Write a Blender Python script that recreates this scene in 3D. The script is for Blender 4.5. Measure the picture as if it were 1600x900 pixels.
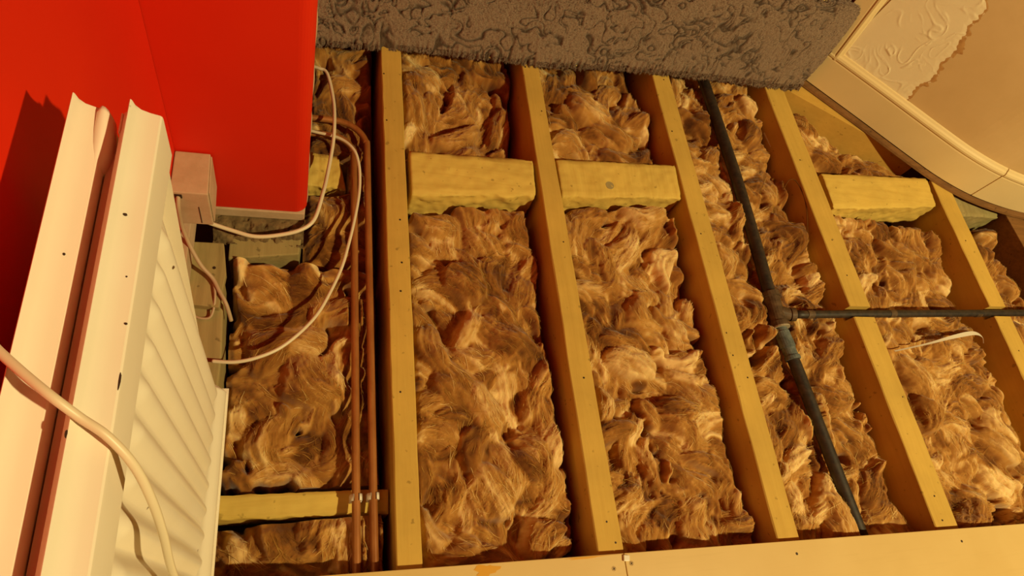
import bpy, bmesh, math, random
import numpy as np
from mathutils import Vector, Matrix

for o in list(bpy.data.objects):
    bpy.data.objects.remove(o, do_unlink=True)
S = bpy.context.scene
COL = S.collection

# ------------------------------------------------------------------ camera
cam_d = bpy.data.cameras.new('camera')
cam_d.sensor_width = 36.0
cam_d.lens = 976.6 / 1600 * 36.0
cam_d.clip_start = 0.02
cam = bpy.data.objects.new('camera', cam_d)
COL.objects.link(cam)
Mw = np.array([[0.94496875, -0.11227717, 0.30729122],
               [0.03453635, -0.89978461, -0.4349654],
               [0.32533259, 0.42164143, -0.8463907]])
_u, _s, _v = np.linalg.svd(Mw)
Mw = _u @ _v
rx, ry, rz = Mw[0], -Mw[1], -Mw[2]
cam.matrix_world = Matrix(((rx[0], ry[0], rz[0], 0.0),
                           (rx[1], ry[1], rz[1], 0.0),
                           (rx[2], ry[2], rz[2], 1.2),
                           (0, 0, 0, 1)))
S.camera = cam

# ------------------------------------------------------------------ world, light, exposure
W = bpy.data.worlds.new('world')
S.world = W
W.use_nodes = True
bg = W.node_tree.nodes['Background']
bg.inputs['Color'].default_value = (1.0, 0.20, 0.03, 1)
bg.inputs['Strength'].default_value = 0.045

def lamp(name, loc, power, size, color):
    d = bpy.data.lights.new(name, 'POINT')
    d.energy = power
    d.shadow_soft_size = size
    d.color = color
    o = bpy.data.objects.new(name, d)
    o.location = loc
    COL.objects.link(o)
    return o

lamp('ceiling_lamp', (2.40, -1.30, 2.95), 535, 0.05, (1.0, 0.80, 0.37))

S.view_settings.view_transform = 'Standard'
S.view_settings.look = 'None'
S.view_settings.gamma = 1.0
S.view_settings.use_curve_mapping = False
S.view_settings.exposure = 0.0

# ------------------------------------------------------------------ helpers
def V(*a):
    return Vector(a)

def tag(o, label=None, cat=None, group=None, kind=None):
    if label: o['label'] = label
    if cat: o['category'] = cat
    if group: o['group'] = group
    if kind: o['kind'] = kind
    return o

def empty(name, loc, label, cat, group=None):
    o = bpy.data.objects.new(name, None)
    o.empty_display_size = 0.02
    COL.objects.link(o)
    o.location = loc
    return tag(o, label, cat, group)

def link(name, me, m=None, parent=None, smooth=False):
    if m is not None:
        me.materials.append(m)
    if smooth:
        me.polygons.foreach_set('use_smooth', [True] * len(me.polygons))
    o = bpy.data.objects.new(name, me)
    COL.objects.link(o)
    if parent is not None:
        o.parent = parent
        o.matrix_parent_inverse = Matrix.Translation(-Vector(parent.location))
    return o

def from_bm(name, bm, m=None, parent=None, smooth=False):
    bmesh.ops.recalc_face_normals(bm, faces=bm.faces)
    me = bpy.data.meshes.new(name)
    bm.to_mesh(me)
    bm.free()
    return link(name, me, m, parent, smooth)

def grid_mesh(name, P, m=None, parent=None, smooth=True, attrs=None, closed_u=False):
    """P: (ny, nx, 3) array of points."""
    ny, nx = P.shape[:2]
    idx = np.arange(ny * nx).reshape(ny, nx)
    if closed_u:
        a = idx[:-1, :]; b = np.roll(idx, -1, axis=1)[:-1, :]
        c = np.roll(idx, -1, axis=1)[1:, :]; d = idx[1:, :]
    else:
        a = idx[:-1, :-1]; b = idx[:-1, 1:]; c = idx[1:, 1:]; d = idx[1:, :-1]
    F = np.stack([a, b, c, d], -1).reshape(-1, 4).astype(np.int32)
    return raw_mesh(name, P.reshape(-1, 3), F, m, parent, smooth, attrs)

def raw_mesh(name, Vv, F, m=None, parent=None, smooth=True, attrs=None):
    me = bpy.data.meshes.new(name)
    k = F.shape[1]
    me.vertices.add(len(Vv))
    me.vertices.foreach_set('co', np.ascontiguousarray(Vv, dtype=np.float32).ravel())
    me.loops.add(F.size)
    me.loops.foreach_set('vertex_index', F.ravel().astype(np.int32))
    me.polygons.add(len(F))
    me.polygons.foreach_set('loop_start', np.arange(0, F.size, k, dtype=np.int32))
    me.polygons.foreach_set('use_smooth', np.full(len(F), smooth, dtype=bool))
    me.update(calc_edges=True)
    if attrs:
        for an, av in attrs.items():
            at = me.attributes.new(an, 'FLOAT', 'POINT')
            at.data.foreach_set('value', np.ascontiguousarray(av, dtype=np.float32).ravel())
    me.validate()
    return link(name, me, m, parent)

def smoothstep(a, b, x):
    t = np.clip((x - a) / (b - a), 0, 1)
    return t * t * (3 - 2 * t)

class Noise:
    """tileable lattice value noise looked up with smooth interpolation"""
    def __init__(self, seed, n=256):
        self.t = np.random.RandomState(seed).rand(n, n).astype(np.float32) * 2 - 1
        self.n = n
    def __call__(self, x, y):
        x = np.asarray(x); y = np.asarray(y)
        x0 = np.floor(x).astype(np.int64); y0 = np.floor(y).astype(np.int64)
        fx = x - x0; fy = y - y0
        fx = fx * fx * (3 - 2 * fx); fy = fy * fy * (3 - 2 * fy)
        n = self.n; t = self.t
        x1 = (x0 + 1) % n; y1 = (y0 + 1) % n; x0 = x0 % n; y0 = y0 % n
        return ((t[x0, y0] * (1 - fx) + t[x1, y0] * fx) * (1 - fy)
                + (t[x0, y1] * (1 - fx) + t[x1, y1] * fx) * fy)
    def fbm(self, x, y, o=4):
        r = 0; a = 0.5
        for i in range(o):
            r = r + a * self(x * 2 ** i + 17.3 * i, y * 2 ** i + 9.1 * i)
            a *= 0.5
        return r

NZ = Noise(11)
NZ2 = Noise(23)

def catmull(pts, sub=8):
    P = [Vector(p) for p in pts]
    out = []
    for i in range(len(P) - 1):
        p0 = P[max(i - 1, 0)]; p1 = P[i]; p2 = P[i + 1]; p3 = P[min(i + 2, len(P) - 1)]
        for k in range(sub):
            t = k / sub
            out.append(0.5 * ((2 * p1) + (-p0 + p2) * t + (2 * p0 - 5 * p1 + 4 * p2 - p3) * t * t
                              + (-p0 + 3 * p1 - 3 * p2 + p3) * t ** 3))
    out.append(P[-1].copy())
    return out

def tube(name, pts, r, m, parent=None, seg=12, sub=8, radii=None, smooth_path=True):
    path = catmull(pts, sub) if smooth_path else [Vector(p) for p in pts]
    n = len(path)
    T = [(path[min(i + 1, n - 1)] - path[max(i - 1, 0)]).normalized() for i in range(n)]
    up = Vector((0, 0, 1)) if abs(T[0].z) < 0.9 else Vector((1, 0, 0))
    N = (up - T[0] * up.dot(T[0])).normalized()
    rings = []
    for i in range(n):
        N = (N - T[i] * N.dot(T[i])).normalized()
        B = T[i].cross(N)
        rr = r if radii is None else radii(i / (n - 1)) * r
        rings.append([path[i] + (N * math.cos(a) + B * math.sin(a)) * rr
                      for a in [2 * math.pi * k / seg for k in range(seg)]])
    bm = bmesh.new()
    vs = [[bm.verts.new(p) for p in ring] for ring in rings]
    for i in range(n - 1):
        for k in range(seg):
            bm.faces.new((vs[i][k], vs[i][(k + 1) % seg], vs[i + 1][(k + 1) % seg], vs[i + 1][k]))
    bm.faces.new(vs[0]); bm.faces.new(vs[-1])
    o = from_bm(name, bm, m, parent, True)
    return o

def cyl_bm(bm, p0, p1, r0, r1=None, seg=16):
    r1 = r0 if r1 is None else r1
    p0 = Vector(p0); p1 = Vector(p1)
    T = (p1 - p0).normalized()
    up = Vector((0, 0, 1)) if abs(T.z) < 0.9 else Vector((1, 0, 0))
    N = (up - T * up.dot(T)).normalized(); B = T.cross(N)
    a = [bm.verts.new(p0 + (N * math.cos(2 * math.pi * k / seg) + B * math.sin(2 * math.pi * k / seg)) * r0) for k in range(seg)]
    b = [bm.verts.new(p1 + (N * math.cos(2 * math.pi * k / seg) + B * math.sin(2 * math.pi * k / seg)) * r1) for k in range(seg)]
    for k in range(seg):
        bm.faces.new((a[k], a[(k + 1) % seg], b[(k + 1) % seg], b[k]))
    bm.faces.new(a); bm.faces.new(b)

def prism_bm(bm, poly, z0, z1):
    """closed prism from an xy polygon; z0/z1 may be numbers or lists"""
    n = len(poly)
    zz0 = z0 if isinstance(z0, (list, tuple)) else [z0] * n
    zz1 = z1 if isinstance(z1, (list, tuple)) else [z1] * n
    a = [bm.verts.new((p[0], p[1], z)) for p, z in zip(poly, zz0)]
    b = [bm.verts.new((p[0], p[1], z)) for p, z in zip(poly, zz1)]
    bm.faces.new(a); bm.faces.new(b)
    for k in range(n):
        bm.faces.new((a[k], a[(k + 1) % n], b[(k + 1) % n], b[k]))

def bevel(bm, w, seg=2):
    bmesh.ops.recalc_face_normals(bm, faces=bm.faces)
    es = [e for e in bm.edges if len(e.link_faces) == 2 and e.calc_face_angle(0) > 0.5]
    bmesh.ops.bevel(bm, geom=es, offset=w, segments=seg, affect='EDGES', profile=0.6)

# ------------------------------------------------------------------ materials
class NT:
    def __init__(self, name):
        self.m = bpy.data.materials.new(name)
        self.m.use_nodes = True
        self.t = self.m.node_tree
        self.b = self.t.nodes['Principled BSDF']
    def n(self, typ, **kw):
        nd = self.t.nodes.new(typ)
        for k, v in kw.items():
            if k in nd.inputs: nd.inputs[k].default_value = v
            else: setattr(nd, k, v)
        return nd
    def l(self, a, b):
        self.t.links.new(a, b)
    def coord(self, scale=(1, 1, 1), rot=(0, 0, 0), loc=(0, 0, 0)):
        tc = self.n('ShaderNodeTexCoord')
        mp = self.n('ShaderNodeMapping')
        mp.inputs['Scale'].default_value = scale
        mp.inputs['Rotation'].default_value = rot
        mp.inputs['Location'].default_value = loc
        self.l(tc.outputs['Object'], mp.inputs['Vector'])
        return mp.outputs['Vector']
    def noise(self, vec, scale, detail=4, rough=0.55, dist=0.0):
        nd = self.n('ShaderNodeTexNoise')
        nd.inputs['Scale'].default_value = scale
        nd.inputs['Detail'].default_value = detail
        nd.inputs['Roughness'].default_value = rough
        nd.inputs['Distortion'].default_value = dist
        self.l(vec, nd.inputs['Vector'])
        return nd.outputs['Fac']
    def ramp(self, fac, stops):
        r = self.n('ShaderNodeValToRGB')
        el = r.color_ramp.elements
        while len(el) < len(stops): el.new(0.5)
        for e, (p, c) in zip(el, stops):
            e.position = p
            e.color = (c[0], c[1], c[2], 1) if not isinstance(c, (int, float)) else (c, c, c, 1)
        self.l(fac, r.inputs['Fac'])
        return r.outputs['Color']
    def mix(self, fac, a, b, mode='MIX'):
        x = self.n('ShaderNodeMix', data_type='RGBA', blend_type=mode)
        for sock, v in ((x.inputs[0], fac), (x.inputs[6], a), (x.inputs[7], b)):
            if hasattr(v, 'is_linked') or hasattr(v, 'links'):
                self.l(v, sock)
            elif isinstance(v, (int, float)):
                sock.default_value = v
            else:
                sock.default_value = (v[0], v[1], v[2], 1)
        return x.outputs[2]
    def bump(self, h, strength, dist):
        b = self.n('ShaderNodeBump')
        b.inputs['Strength'].default_value = strength
        b.inputs['Distance'].default_value = dist
        self.l(h, b.inputs['Height'])
        self.l(b.outputs['Normal'], self.b.inputs['Normal'])
    def fin(self, color=None, rough=0.6, metal=0.0, spec=0.5, sheen=0.0):
        if color is not None:
            if isinstance(color, tuple): self.b.inputs['Base Color'].default_value = (*color, 1)
            else: self.l(color, self.b.inputs['Base Color'])
        self.b.inputs['Roughness'].default_value = rough
        self.b.inputs['Metallic'].default_value = metal
        self.b.inputs['Specular IOR Level'].default_value = spec
        self.b.inputs['Sheen Weight'].default_value = sheen
        return self.m

def wood_mat(name, base, dark, axis='y', stain=None, rough=0.75, grain=1.0):
    t = NT(name)
    sc = {'x': (2.5, 40, 40), 'y': (40, 2.5, 40), 'z': (40, 40, 2.5)}[axis]
    v = t.coord(sc)
    g = t.noise(v, 1.6, 6, 0.62, 0.6)
    v2 = t.coord((1, 1, 1))
    blot = t.noise(v2, 7.0, 4, 0.6)
    c = t.ramp(g, [(0.25, dark), (0.62, base)])
    c = t.mix(grain, base, c)
    lo = tuple(x * 0.72 for x in base); hi = tuple(min(1, x * 1.12) for x in base)
    c2 = t.ramp(blot, [(0.3, lo), (0.7, hi)])
    c = t.mix(0.45, c, c2)
    spk = t.noise(v2, 55.0, 2, 0.5)
    c = t.mix(t.ramp(spk, [(0.68, 0.0), (0.74, 0.55)]), c, tuple(x * 0.45 for x in dark))
    if stain:
        vo = t.n('ShaderNodeTexNoise'); vo.inputs['Scale'].default_value = 3.5
        t.l(v2, vo.inputs['Vector'])
        c = t.mix(t.ramp(vo.outputs['Fac'], [(0.45, 0.0), (0.65, 0.8)]), c, stain)
    t.bump(g, 0.25, 0.002)
    return t.fin(c, rough, 0, 0.25)

M = {}
M['joist'] = wood_mat('pine_joist', (0.66, 0.425, 0.090), (0.51, 0.295, 0.052), 'y', grain=0.7)
M['noggin'] = wood_mat('rough_noggin', (0.76, 0.53, 0.12), (0.55, 0.34, 0.055), 'x', grain=0.8)
M['noggin_z'] = wood_mat('sawn_noggin', (0.76, 0.53, 0.12), (0.54, 0.32, 0.05), 'y', grain=0.9)
M['old_wood'] = wood_mat('old_green_timber', (0.42, 0.33, 0.14), (0.22, 0.16, 0.06), 'y', stain=(0.30, 0.26, 0.10))
M['dark_wood'] = wood_mat('dark_board_edge', (0.26, 0.12, 0.035), (0.07, 0.03, 0.01), 'x', rough=0.8)
M['trimmer'] = wood_mat('pine_trimmer', (0.66, 0.40, 0.08), (0.50, 0.27, 0.045), 'x', grain=0.5)

def red_paint():
    t = NT('red_wall_paint')
    v = t.coord()
    a = t.noise(v, 3.0, 3, 0.5); b = t.noise(v, 160.0, 2, 0.6)
    c = t.ramp(a, [(0.3, (0.68, 0.016, 0.0015)), (0.7, (0.76, 0.022, 0.002))])
    t.bump(b, 0.10, 0.001)
    return t.fin(c, 0.55, 0, 0.35)
M['red'] = red_paint()

def plaster(name, lo, hi, sc=6, bump=0.15, rough=0.8):
    t = NT(name)
    v = t.coord()
    a = t.noise(v, sc, 5, 0.6); b = t.noise(v, 90.0, 4, 0.6)
    c = t.ramp(a, [(0.3, lo), (0.7, hi)])
    t.bump(b, bump, 0.0015)
    return t.fin(c, rough, 0, 0.3)
M['plaster'] = plaster('bare_wall_plaster', (0.64, 0.43, 0.20), (0.72, 0.50, 0.25), 5)
M['paper'] = plaster('textured_wallpaper', (0.88, 0.74, 0.48), (0.92, 0.79, 0.53), 9, 0.2)
M['torn'] = plaster('torn_paper_backing', (0.42, 0.20, 0.06), (0.60, 0.34, 0.12), 60, 0.3)
M['cream_gloss'] = plaster('cream_gloss_trim', (0.78, 0.60, 0.31), (0.84, 0.66, 0.36), 4, 0.04, 0.38)
M['dirty_cream'] = plaster('dirty_cream_paint', (0.50, 0.36, 0.22), (0.62, 0.47, 0.31), 22, 0.3, 0.7)
M['mortar'] = plaster('crumbly_mortar', (0.07, 0.045, 0.02), (0.26, 0.17, 0.075), 45, 0.9, 0.95)
M['ceiling_board'] = plaster('dusty_plasterboard', (0.10, 0.06, 0.03), (0.20, 0.13, 0.07), 12, 0.4, 0.95)

def board_mat():
    t = NT('cream_painted_board')
    v = t.coord()
    a = t.noise(v, 5, 4, 0.55); b = t.noise(t.coord((3, 60, 60)), 2.0, 4, 0.6)
    c = t.ramp(a, [(0.3, (0.68, 0.47, 0.18)), (0.7, (0.74, 0.53, 0.22))])
    c = t.mix(t.ramp(b, [(0.55, 0.0), (0.8, 0.16)]), c, (0.52, 0.34, 0.12))
    return t.fin(c, 0.42, 0, 0.45)
M['board'] = board_mat()
M['glue'] = NT('orange_varnish_stain').fin((0.72, 0.36, 0.03), 0.35)

def enamel():
    t = NT('old_white_enamel')
    v = t.coord()
    a = t.noise(v, 8, 4, 0.6); d = t.noise(v, 38, 2, 0.5)
    c = t.ramp(a, [(0.3, (0.88, 0.79, 0.63)), (0.7, (0.92, 0.84, 0.69))])
    chip = t.ramp(d, [(0.755, 0.0), (0.775, 1.0)])
    c = t.mix(chip, c, (0.12, 0.06, 0.02))
    return t.fin(c, 0.33, 0, 0.5)
M['enamel'] = enamel()
M['chip'] = NT('rusty_chip').fin((0.05, 0.022, 0.01), 0.9)

def copper():
    t = NT('tarnished_copper')
    a = t.noise(t.coord((1, 0.35, 1)), 30, 4, 0.6)
    c = t.ramp(a, [(0.3, (0.30, 0.10, 0.022)), (0.7, (0.50, 0.20, 0.055))])
    return t.fin(c, 0.40, 0.25, 0.5)
M['copper'] = copper()

def iron():
    t = NT('black_iron_pipe')
    v = t.coord()
    a = t.noise(v, 60, 5, 0.65); b = t.noise(v, 9, 4, 0.6)
    c = t.ramp(a, [(0.35, (0.014, 0.010, 0.008)), (0.75, (0.055, 0.034, 0.020))])
    c = t.mix(t.ramp(b, [(0.62, 0.0), (0.72, 0.75)]), c, (0.15, 0.085, 0.04))
    t.bump(a, 0.4, 0.001)
    return t.fin(c, 0.55, 0.0, 0.5)
M['iron'] = iron()
def fitting(name, lo, hi):
    t = NT(name)
    a = t.noise(t.coord(), 50, 4, 0.65)
    t.bump(a, 0.3, 0.001)
    return t.fin(t.ramp(a, [(0.35, lo), (0.7, hi)]), 0.6, 0, 0.4)
M['tee'] = fitting('brown_iron_fitting', (0.06, 0.032, 0.014), (0.15, 0.09, 0.045))
M['blue'] = fitting('blue_grey_coupling', (0.07, 0.085, 0.085), (0.20, 0.23, 0.22))
M['solder'] = fitting('dull_solder', (0.30, 0.24, 0.15), (0.46, 0.38, 0.26))

M['cable'] = NT('white_cable_sheath').fin((0.80, 0.68, 0.47), 0.4)
M['cable_grey'] = NT('dusty_cable_sheath').fin((0.50, 0.36, 0.22), 0.55)
M['white_plastic'] = NT('white_plastic').fin((0.86, 0.80, 0.68), 0.35)
M['nail'] = NT('dark_nail_head').fin((0.045, 0.022, 0.01), 0.6, 0.3)
M['screw'] = NT('screw_steel').fin((0.35, 0.22, 0.10), 0.4, 0.8)
M['jute'] = plaster('jute_backing', (0.45, 0.30, 0.09), (0.62, 0.44, 0.15), 120, 0.6, 0.95)

def insul():
    t = NT('mineral_wool')
    at = t.n('ShaderNodeAttribute', attribute_name='tint')
    v = t.coord()
    a = t.noise(v, 26, 5, 0.65, 0.8)
    f = t.noise(t.coord((1, 1, 1)), 220, 3, 0.6, 0.5)
    ma = t.n('ShaderNodeMath', operation='MULTIPLY_ADD')
    t.l(a, ma.inputs[0]); ma.inputs[1].default_value = 0.35; t.l(at.outputs['Fac'], ma.inputs[2])
    ms = t.n('ShaderNodeMath', operation='SUBTRACT'); t.l(ma.outputs[0], ms.inputs[0]); ms.inputs[1].default_value = 0.175
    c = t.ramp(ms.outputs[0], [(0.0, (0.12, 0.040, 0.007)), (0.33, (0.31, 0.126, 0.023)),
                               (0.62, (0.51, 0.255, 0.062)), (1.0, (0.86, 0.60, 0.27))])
    t.bump(f, 0.35, 0.0015)
    t.l(t.t.nodes['Bump'].outputs['Normal'], t.b.inputs['Normal'])
    t.b.inputs['Subsurface Weight'].default_value = 0.45
    t.b.inputs['Subsurface Radius'].default_value = (1.0, 0.55, 0.22)
    t.b.inputs['Subsurface Scale'].default_value = 0.010
    return t.fin(c, 0.95, 0, 0.08, 0.25)
M['insul'] = insul()
def fibre():
    t = NT('wool_fibre')
    at = t.n('ShaderNodeAttribute', attribute_name='tint')
    c = t.ramp(at.outputs['Fac'], [(0.0, (0.16, 0.06, 0.009)), (0.33, (0.36, 0.165, 0.028)), (0.62, (0.58, 0.33, 0.075)), (1.0, (0.90, 0.68, 0.30))])
    return t.fin(c, 0.8, 0, 0.15)
M['fibre'] = fibre()

def carpet_mat():
    t = NT('grey_brown_pile')
    at = t.n('ShaderNodeAttribute', attribute_name='tint')
    v = t.coord()
    a = t.noise(v, 420, 3, 0.7); b = t.noise(v, 12, 4, 0.6)
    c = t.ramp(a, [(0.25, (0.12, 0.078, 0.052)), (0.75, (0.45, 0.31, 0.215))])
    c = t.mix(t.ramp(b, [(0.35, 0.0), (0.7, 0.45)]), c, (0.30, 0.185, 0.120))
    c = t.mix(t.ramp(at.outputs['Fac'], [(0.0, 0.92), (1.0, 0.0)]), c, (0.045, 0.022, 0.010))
    t.bump(a, 0.9, 0.003)
    return t.fin(c, 0.95, 0, 0.05, 0.2)
M['carpet'] = carpet_mat()

# ------------------------------------------------------------------ setting: walls, subfloor
def panel(name, poly, z0, z1, m, parent=None, bev=0):
    bm = bmesh.new()
    prism_bm(bm, poly, z0, z1)
    if bev: bevel(bm, bev)
    return from_bm(name, bm, m, parent)

o = panel('floor', [(-0.6, -0.9), (3.2, -0.9), (3.2, 3.0), (-0.6, 3.0)], -0.215, -0.195, M['ceiling_board'])
tag(o, 'dusty plasterboard under the joists and insulation', kind='structure')

o = panel('wall_left', [(-0.209, -0.75), (-0.209, 0.7385), (-0.31, 0.7385), (-0.31, -0.75)], 0.02, 1.55, M['red'])
tag(o, 'red painted wall behind the white radiator', kind='structure')

# projecting back wall with a rounded right-hand corner
poly = [(-0.31, 0.74), (-0.01, 0.74)]
R = 0.024
for k in range(0, 9):
    a = -math.pi / 2 + k / 8 * math.pi / 2
    poly.append((0.014 - R + R * math.cos(a), 0.74 + R + R * math.sin(a)))
poly += [(0.014, 2.2), (-0.31, 2.2)]
o = panel('wall_back', poly, 0.032, 1.55, M['red'])
tag(o, 'red painted projecting wall with a rounded corner', kind='structure')
# raw plaster edge beneath the paint
bm = bmesh.new()
prism_bm(bm, [(-0.168, 0.737), (0.010, 0.737), (0.012, 0.78), (-0.168, 0.78)], 0.004, 0.030)
bevel(bm, 0.002)
e = from_bm('plaster_edge', bm, M['dirty_cream'], o)
e['label'] = 'bare cream plaster edge below the red paint'
# pale torn line of filler up the corner
e = tube('corner_bead', [(0.0128 + 0.0012 * math.sin(k * 1.7), 0.764, 0.033 + k * 0.03) for k in range(30)], 0.0017, M['dirty_cream'], o, 8, 3)
e['label'] = 'pale unpainted filler line down the wall corner'

# mortar rubble under the back wall
P = np.zeros((40, 120, 3))
gx, gy = np.meshgrid(np.linspace(-0.165, 0.010, 120), np.linspace(0.688, 0.742, 40))
hh = -0.030 + 0.034 * smoothstep(0.692, 0.730, gy + 0.016 * NZ.fbm(gx * 40, gy * 40)) + 0.012 * NZ2.fbm(gx * 90, gy * 90)
P[..., 0] = gx; P[..., 1] = gy; P[..., 2] = np.minimum(hh, 0.002)
o = grid_mesh('mortar_bed', P, M['mortar'])
tag(o, 'crumbly dark mortar bed under the red back wall', 'mortar', kind=None)

# ------------------------------------------------------------------ curved wall on the right
base_pts = [(1.50, 1.508, 0), (1.56, 1.456, 0), (1.62, 1.406, 0), (1.775, 1.278, 0), (1.938, 1.140, 0), (2.032, 1.067, 0),
            (2.137, 1.011, 0), (2.255, 0.975, 0), (2.386, 0.953, 0), (2.60, 0.935, 0), (2.95, 0.93, 0)]
CP = catmull(base_pts, 14)
CP = CP[14:]            # start at the door jamb
arc = [0.0]
for i in range(1, len(CP)):
    arc.append(arc[-1] + (CP[i] - CP[i - 1]).length)
s0 = (Vector((1.62, 1.406, 0)) - Vector((1.56, 1.456, 0))).length   # distance of the pixel reference from the jamb
def on_wall(s, off=0.0, z=0.0):
    """point at arc length s along the curved wall, off = distance out towards the room"""
    s = min(max(s, 0), arc[-1] - 1e-6)
    i = int(np.searchsorted(arc, s, side='right') - 1)
    t = (s - arc[i]) / (arc[i + 1] - arc[i])
    p = CP[i].lerp(CP[i + 1], t)
    a = (CP[min(i + 1, len(CP) - 1)] - CP[max(i - 1, 0)]).normalized()
    b = (CP[min(i + 2, len(CP) - 1)] - CP[i]).normalized()
    T = a.lerp(b, t).normalized()
    n = Vector((T.y, -T.x, 0))
    q = p + n * off
    return Vector((q.x, q.y, z))

def swept(name, s_list, prof, m, parent=None, smooth=False):
    """sweep a closed (off, z) profile along the curved wall"""
    bm = bmesh.new()
    rings = [[bm.verts.new(on_wall(s, a, z)) for a, z in prof] for s in s_list]
    n = len(prof)
    for i in range(len(rings) - 1):
        for k in range(n):
            bm.faces.new((rings[i][k], rings[i][(k + 1) % n], rings[i + 1][(k + 1) % n], rings[i + 1][k]))
    bm.faces.new(rings[0]); bm.faces.new(rings[-1])
    return from_bm(name, bm, m, parent, smooth)

END = arc[-1]
wl = [0.0 + (END - 0.001) * i / 70 for i in range(71)]
o = swept('wall_right', wl, [(-0.016, 0.02), (-0.016, 1.25), (-0.14, 1.25), (-0.14, 0.02)], M['plaster'])
tag(o, 'curved bare plaster wall at right', kind='structure')
WALL_R = o

# textured wallpaper sheet, torn along its right side
nS, nZ = 150, 330
ss = np.linspace(0, 1, nS); zz = np.linspace(0.125, 0.95, nZ)
tornz = np.array([0.12, 0.148, 0.263, 0.339, 0.446, 0.495, 0.95]); torns = np.array([0.27, 0.268, 0.255, 0.243, 0.211, 0.188, 0.05])
P = np.zeros((nZ, nS, 3))
for j in range(nZ):
    z = zz[j]
    e_s = s0 + np.interp(z, tornz, torns) + 0.026 * float(NZ.fbm(z * 24, 3.3, 5)) + 0.004 * float(NZ2(z * 170, 1.1))
    st = s0 + 0.0
    for i in range(nS):
        s = st + (e_s - st) * ss[i]
        # swirled brush ridges
        u, w = s * 24, z * 24
        wx = u + 1.4 * float(NZ(u * 0.7 + 5, w * 0.7)); wy = w + 1.4 * float(NZ2(u * 0.7, w * 0.7 + 8))
        r1 = 1 - abs(float(NZ(wx * 1.6, wy * 1.1 + 40))) * 5
        r2 = 1 - abs(float(NZ2(wx * 1.0 + 20, wy * 1.9))) * 5
        rid = (max(r1, 0) * max(0, float(NZ2(u * 0.9 + 3, w * 0.9)) + 0.25) + max(r2, 0) * max(0, float(NZ(u * 0.9, w * 0.9 + 30)) + 0.15))
        edge = min(1.0, (1 - ss[i]) * 12)
        p = on_wall(s, -0.0135 + 0.0016 * rid * edge - 0.0012 * (1 - edge), z)
        P[j, i] = p
o = grid_mesh('wallpaper', P, M['paper'], WALL_R)
o['label'] = 'cream textured wallpaper torn off along its right side'
# ragged brown paper backing showing along the tear
nB = 260
P = np.zeros((nB, 5, 3))
for j in range(nB):
    z = 0.15 + 0.75 * j / (nB - 1)
    e_s = s0 + np.interp(z, tornz, torns) + 0.026 * float(NZ.fbm(z * 24, 3.3, 5))
    wd = 0.004 + 0.020 * max(0, float(NZ2.fbm(z * 60, 7.7))) ** 1.2 * 2.0
    for k in range(5):
        P[j, k] = on_wall(e_s - 0.012 + (wd + 0.012) * k / 4, -0.0150 + (0.0006 if 0 < k < 4 else 0), z)
o = grid_mesh('torn_edge', P, M['torn'], WALL_R)
o['label'] = 'ragged brown backing paper along the tear'

# skirting: plain board, moulded top; two lengths that meet at a butt joint
sk = [(-0.015, 0.020), (0.0, 0.020), (0.0, 0.122), (-0.001, 0.126), (0.0015, 0.130), (0.002, 0.136), (-0.001, 0.142), (-0.006, 0.146), (-0.009, 0.151), (-0.015, 0.153)]
def arc_of(x, y):
    return min(range(len(CP)), key=lambda i: (CP[i].x - x) ** 2 + (CP[i].y - y) ** 2)
sJ = arc[arc_of(2.150, 1.004)]
n1 = [0.0 + (sJ - 0.0012) * i / 48 for i in range(49)]
n2 = [sJ + 0.0012 + (END - 0.003 - sJ) * i / 40 for i in range(41)]
o = swept('baseboard_right', n1, sk, M['cream_gloss'])
tag(o, 'cream moulded skirting board below the torn wallpaper', kind='structure')
sk2 = [(a + 0.002, z + 0.001) for a, z in sk]
o = swept('baseboard_curve', n2, sk2, M['cream_gloss'])
tag(o, 'cream skirting board around the curve, right of the joint', kind='structure')

# architrave: leans a touch; moulding along its inner edge
bm = bmesh.new()
def arch_ring(z):
    inner = s0 + 0.018 - (z - 0.129) * 0.14
    prof = [(0.0, -0.015), (0.0, 0.0), (inner - 0.026, 0.0), (inner - 0.022, -0.001), (inner - 0.018, 0.002), (inner - 0.012, 0.002),
            (inner - 0.006, -0.004), (inner + 0.0, -0.008), (inner + 0.004, -0.015)]
    return [on_wall(s, off, z) for s, off in prof]
zs = [0.128 + i * 0.09 for i in range(13)]
rings = [[bm.verts.new(p) for p in arch_ring(z)] for z in zs]
for i in range(len(rings) - 1):
    for k in range(9):
        bm.faces.new((rings[i][k], rings[i][(k + 1) % 9], rings[i + 1][(k + 1) % 9], rings[i + 1][k]))
bm.faces.new(rings[0]); bm.faces.new(rings[-1])
o = from_bm('trim_1', bm, M['cream_gloss'])
tag(o, 'cream door architrave rising beside the carpet', kind='structure')

# board edge left under the curved wall
o = swept('trim_2', [0.0 + (END - 0.002) * i / 60 for i in range(61)],
          [(-0.14, -0.004), (0.004, -0.004), (0.012, 0.001), (0.010, 0.008), (0.006, 0.013), (-0.002, 0.016), (-0.14, 0.016)], M['dark_wood'])
tag(o, 'splintered dark floor edge under the curved skirting', kind='structure')

# ------------------------------------------------------------------ joists
random.seed(5)
def nails(parent, pts, z=0.0, r=0.0024):
    for (x, y) in pts:
        bm = bmesh.new()
        cyl_bm(bm, (x, y, z - 0.002), (x, y, z + 0.0006), r, r * 0.9, 8)
        from_bm('nail', bm, M['nail'], parent)

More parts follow.
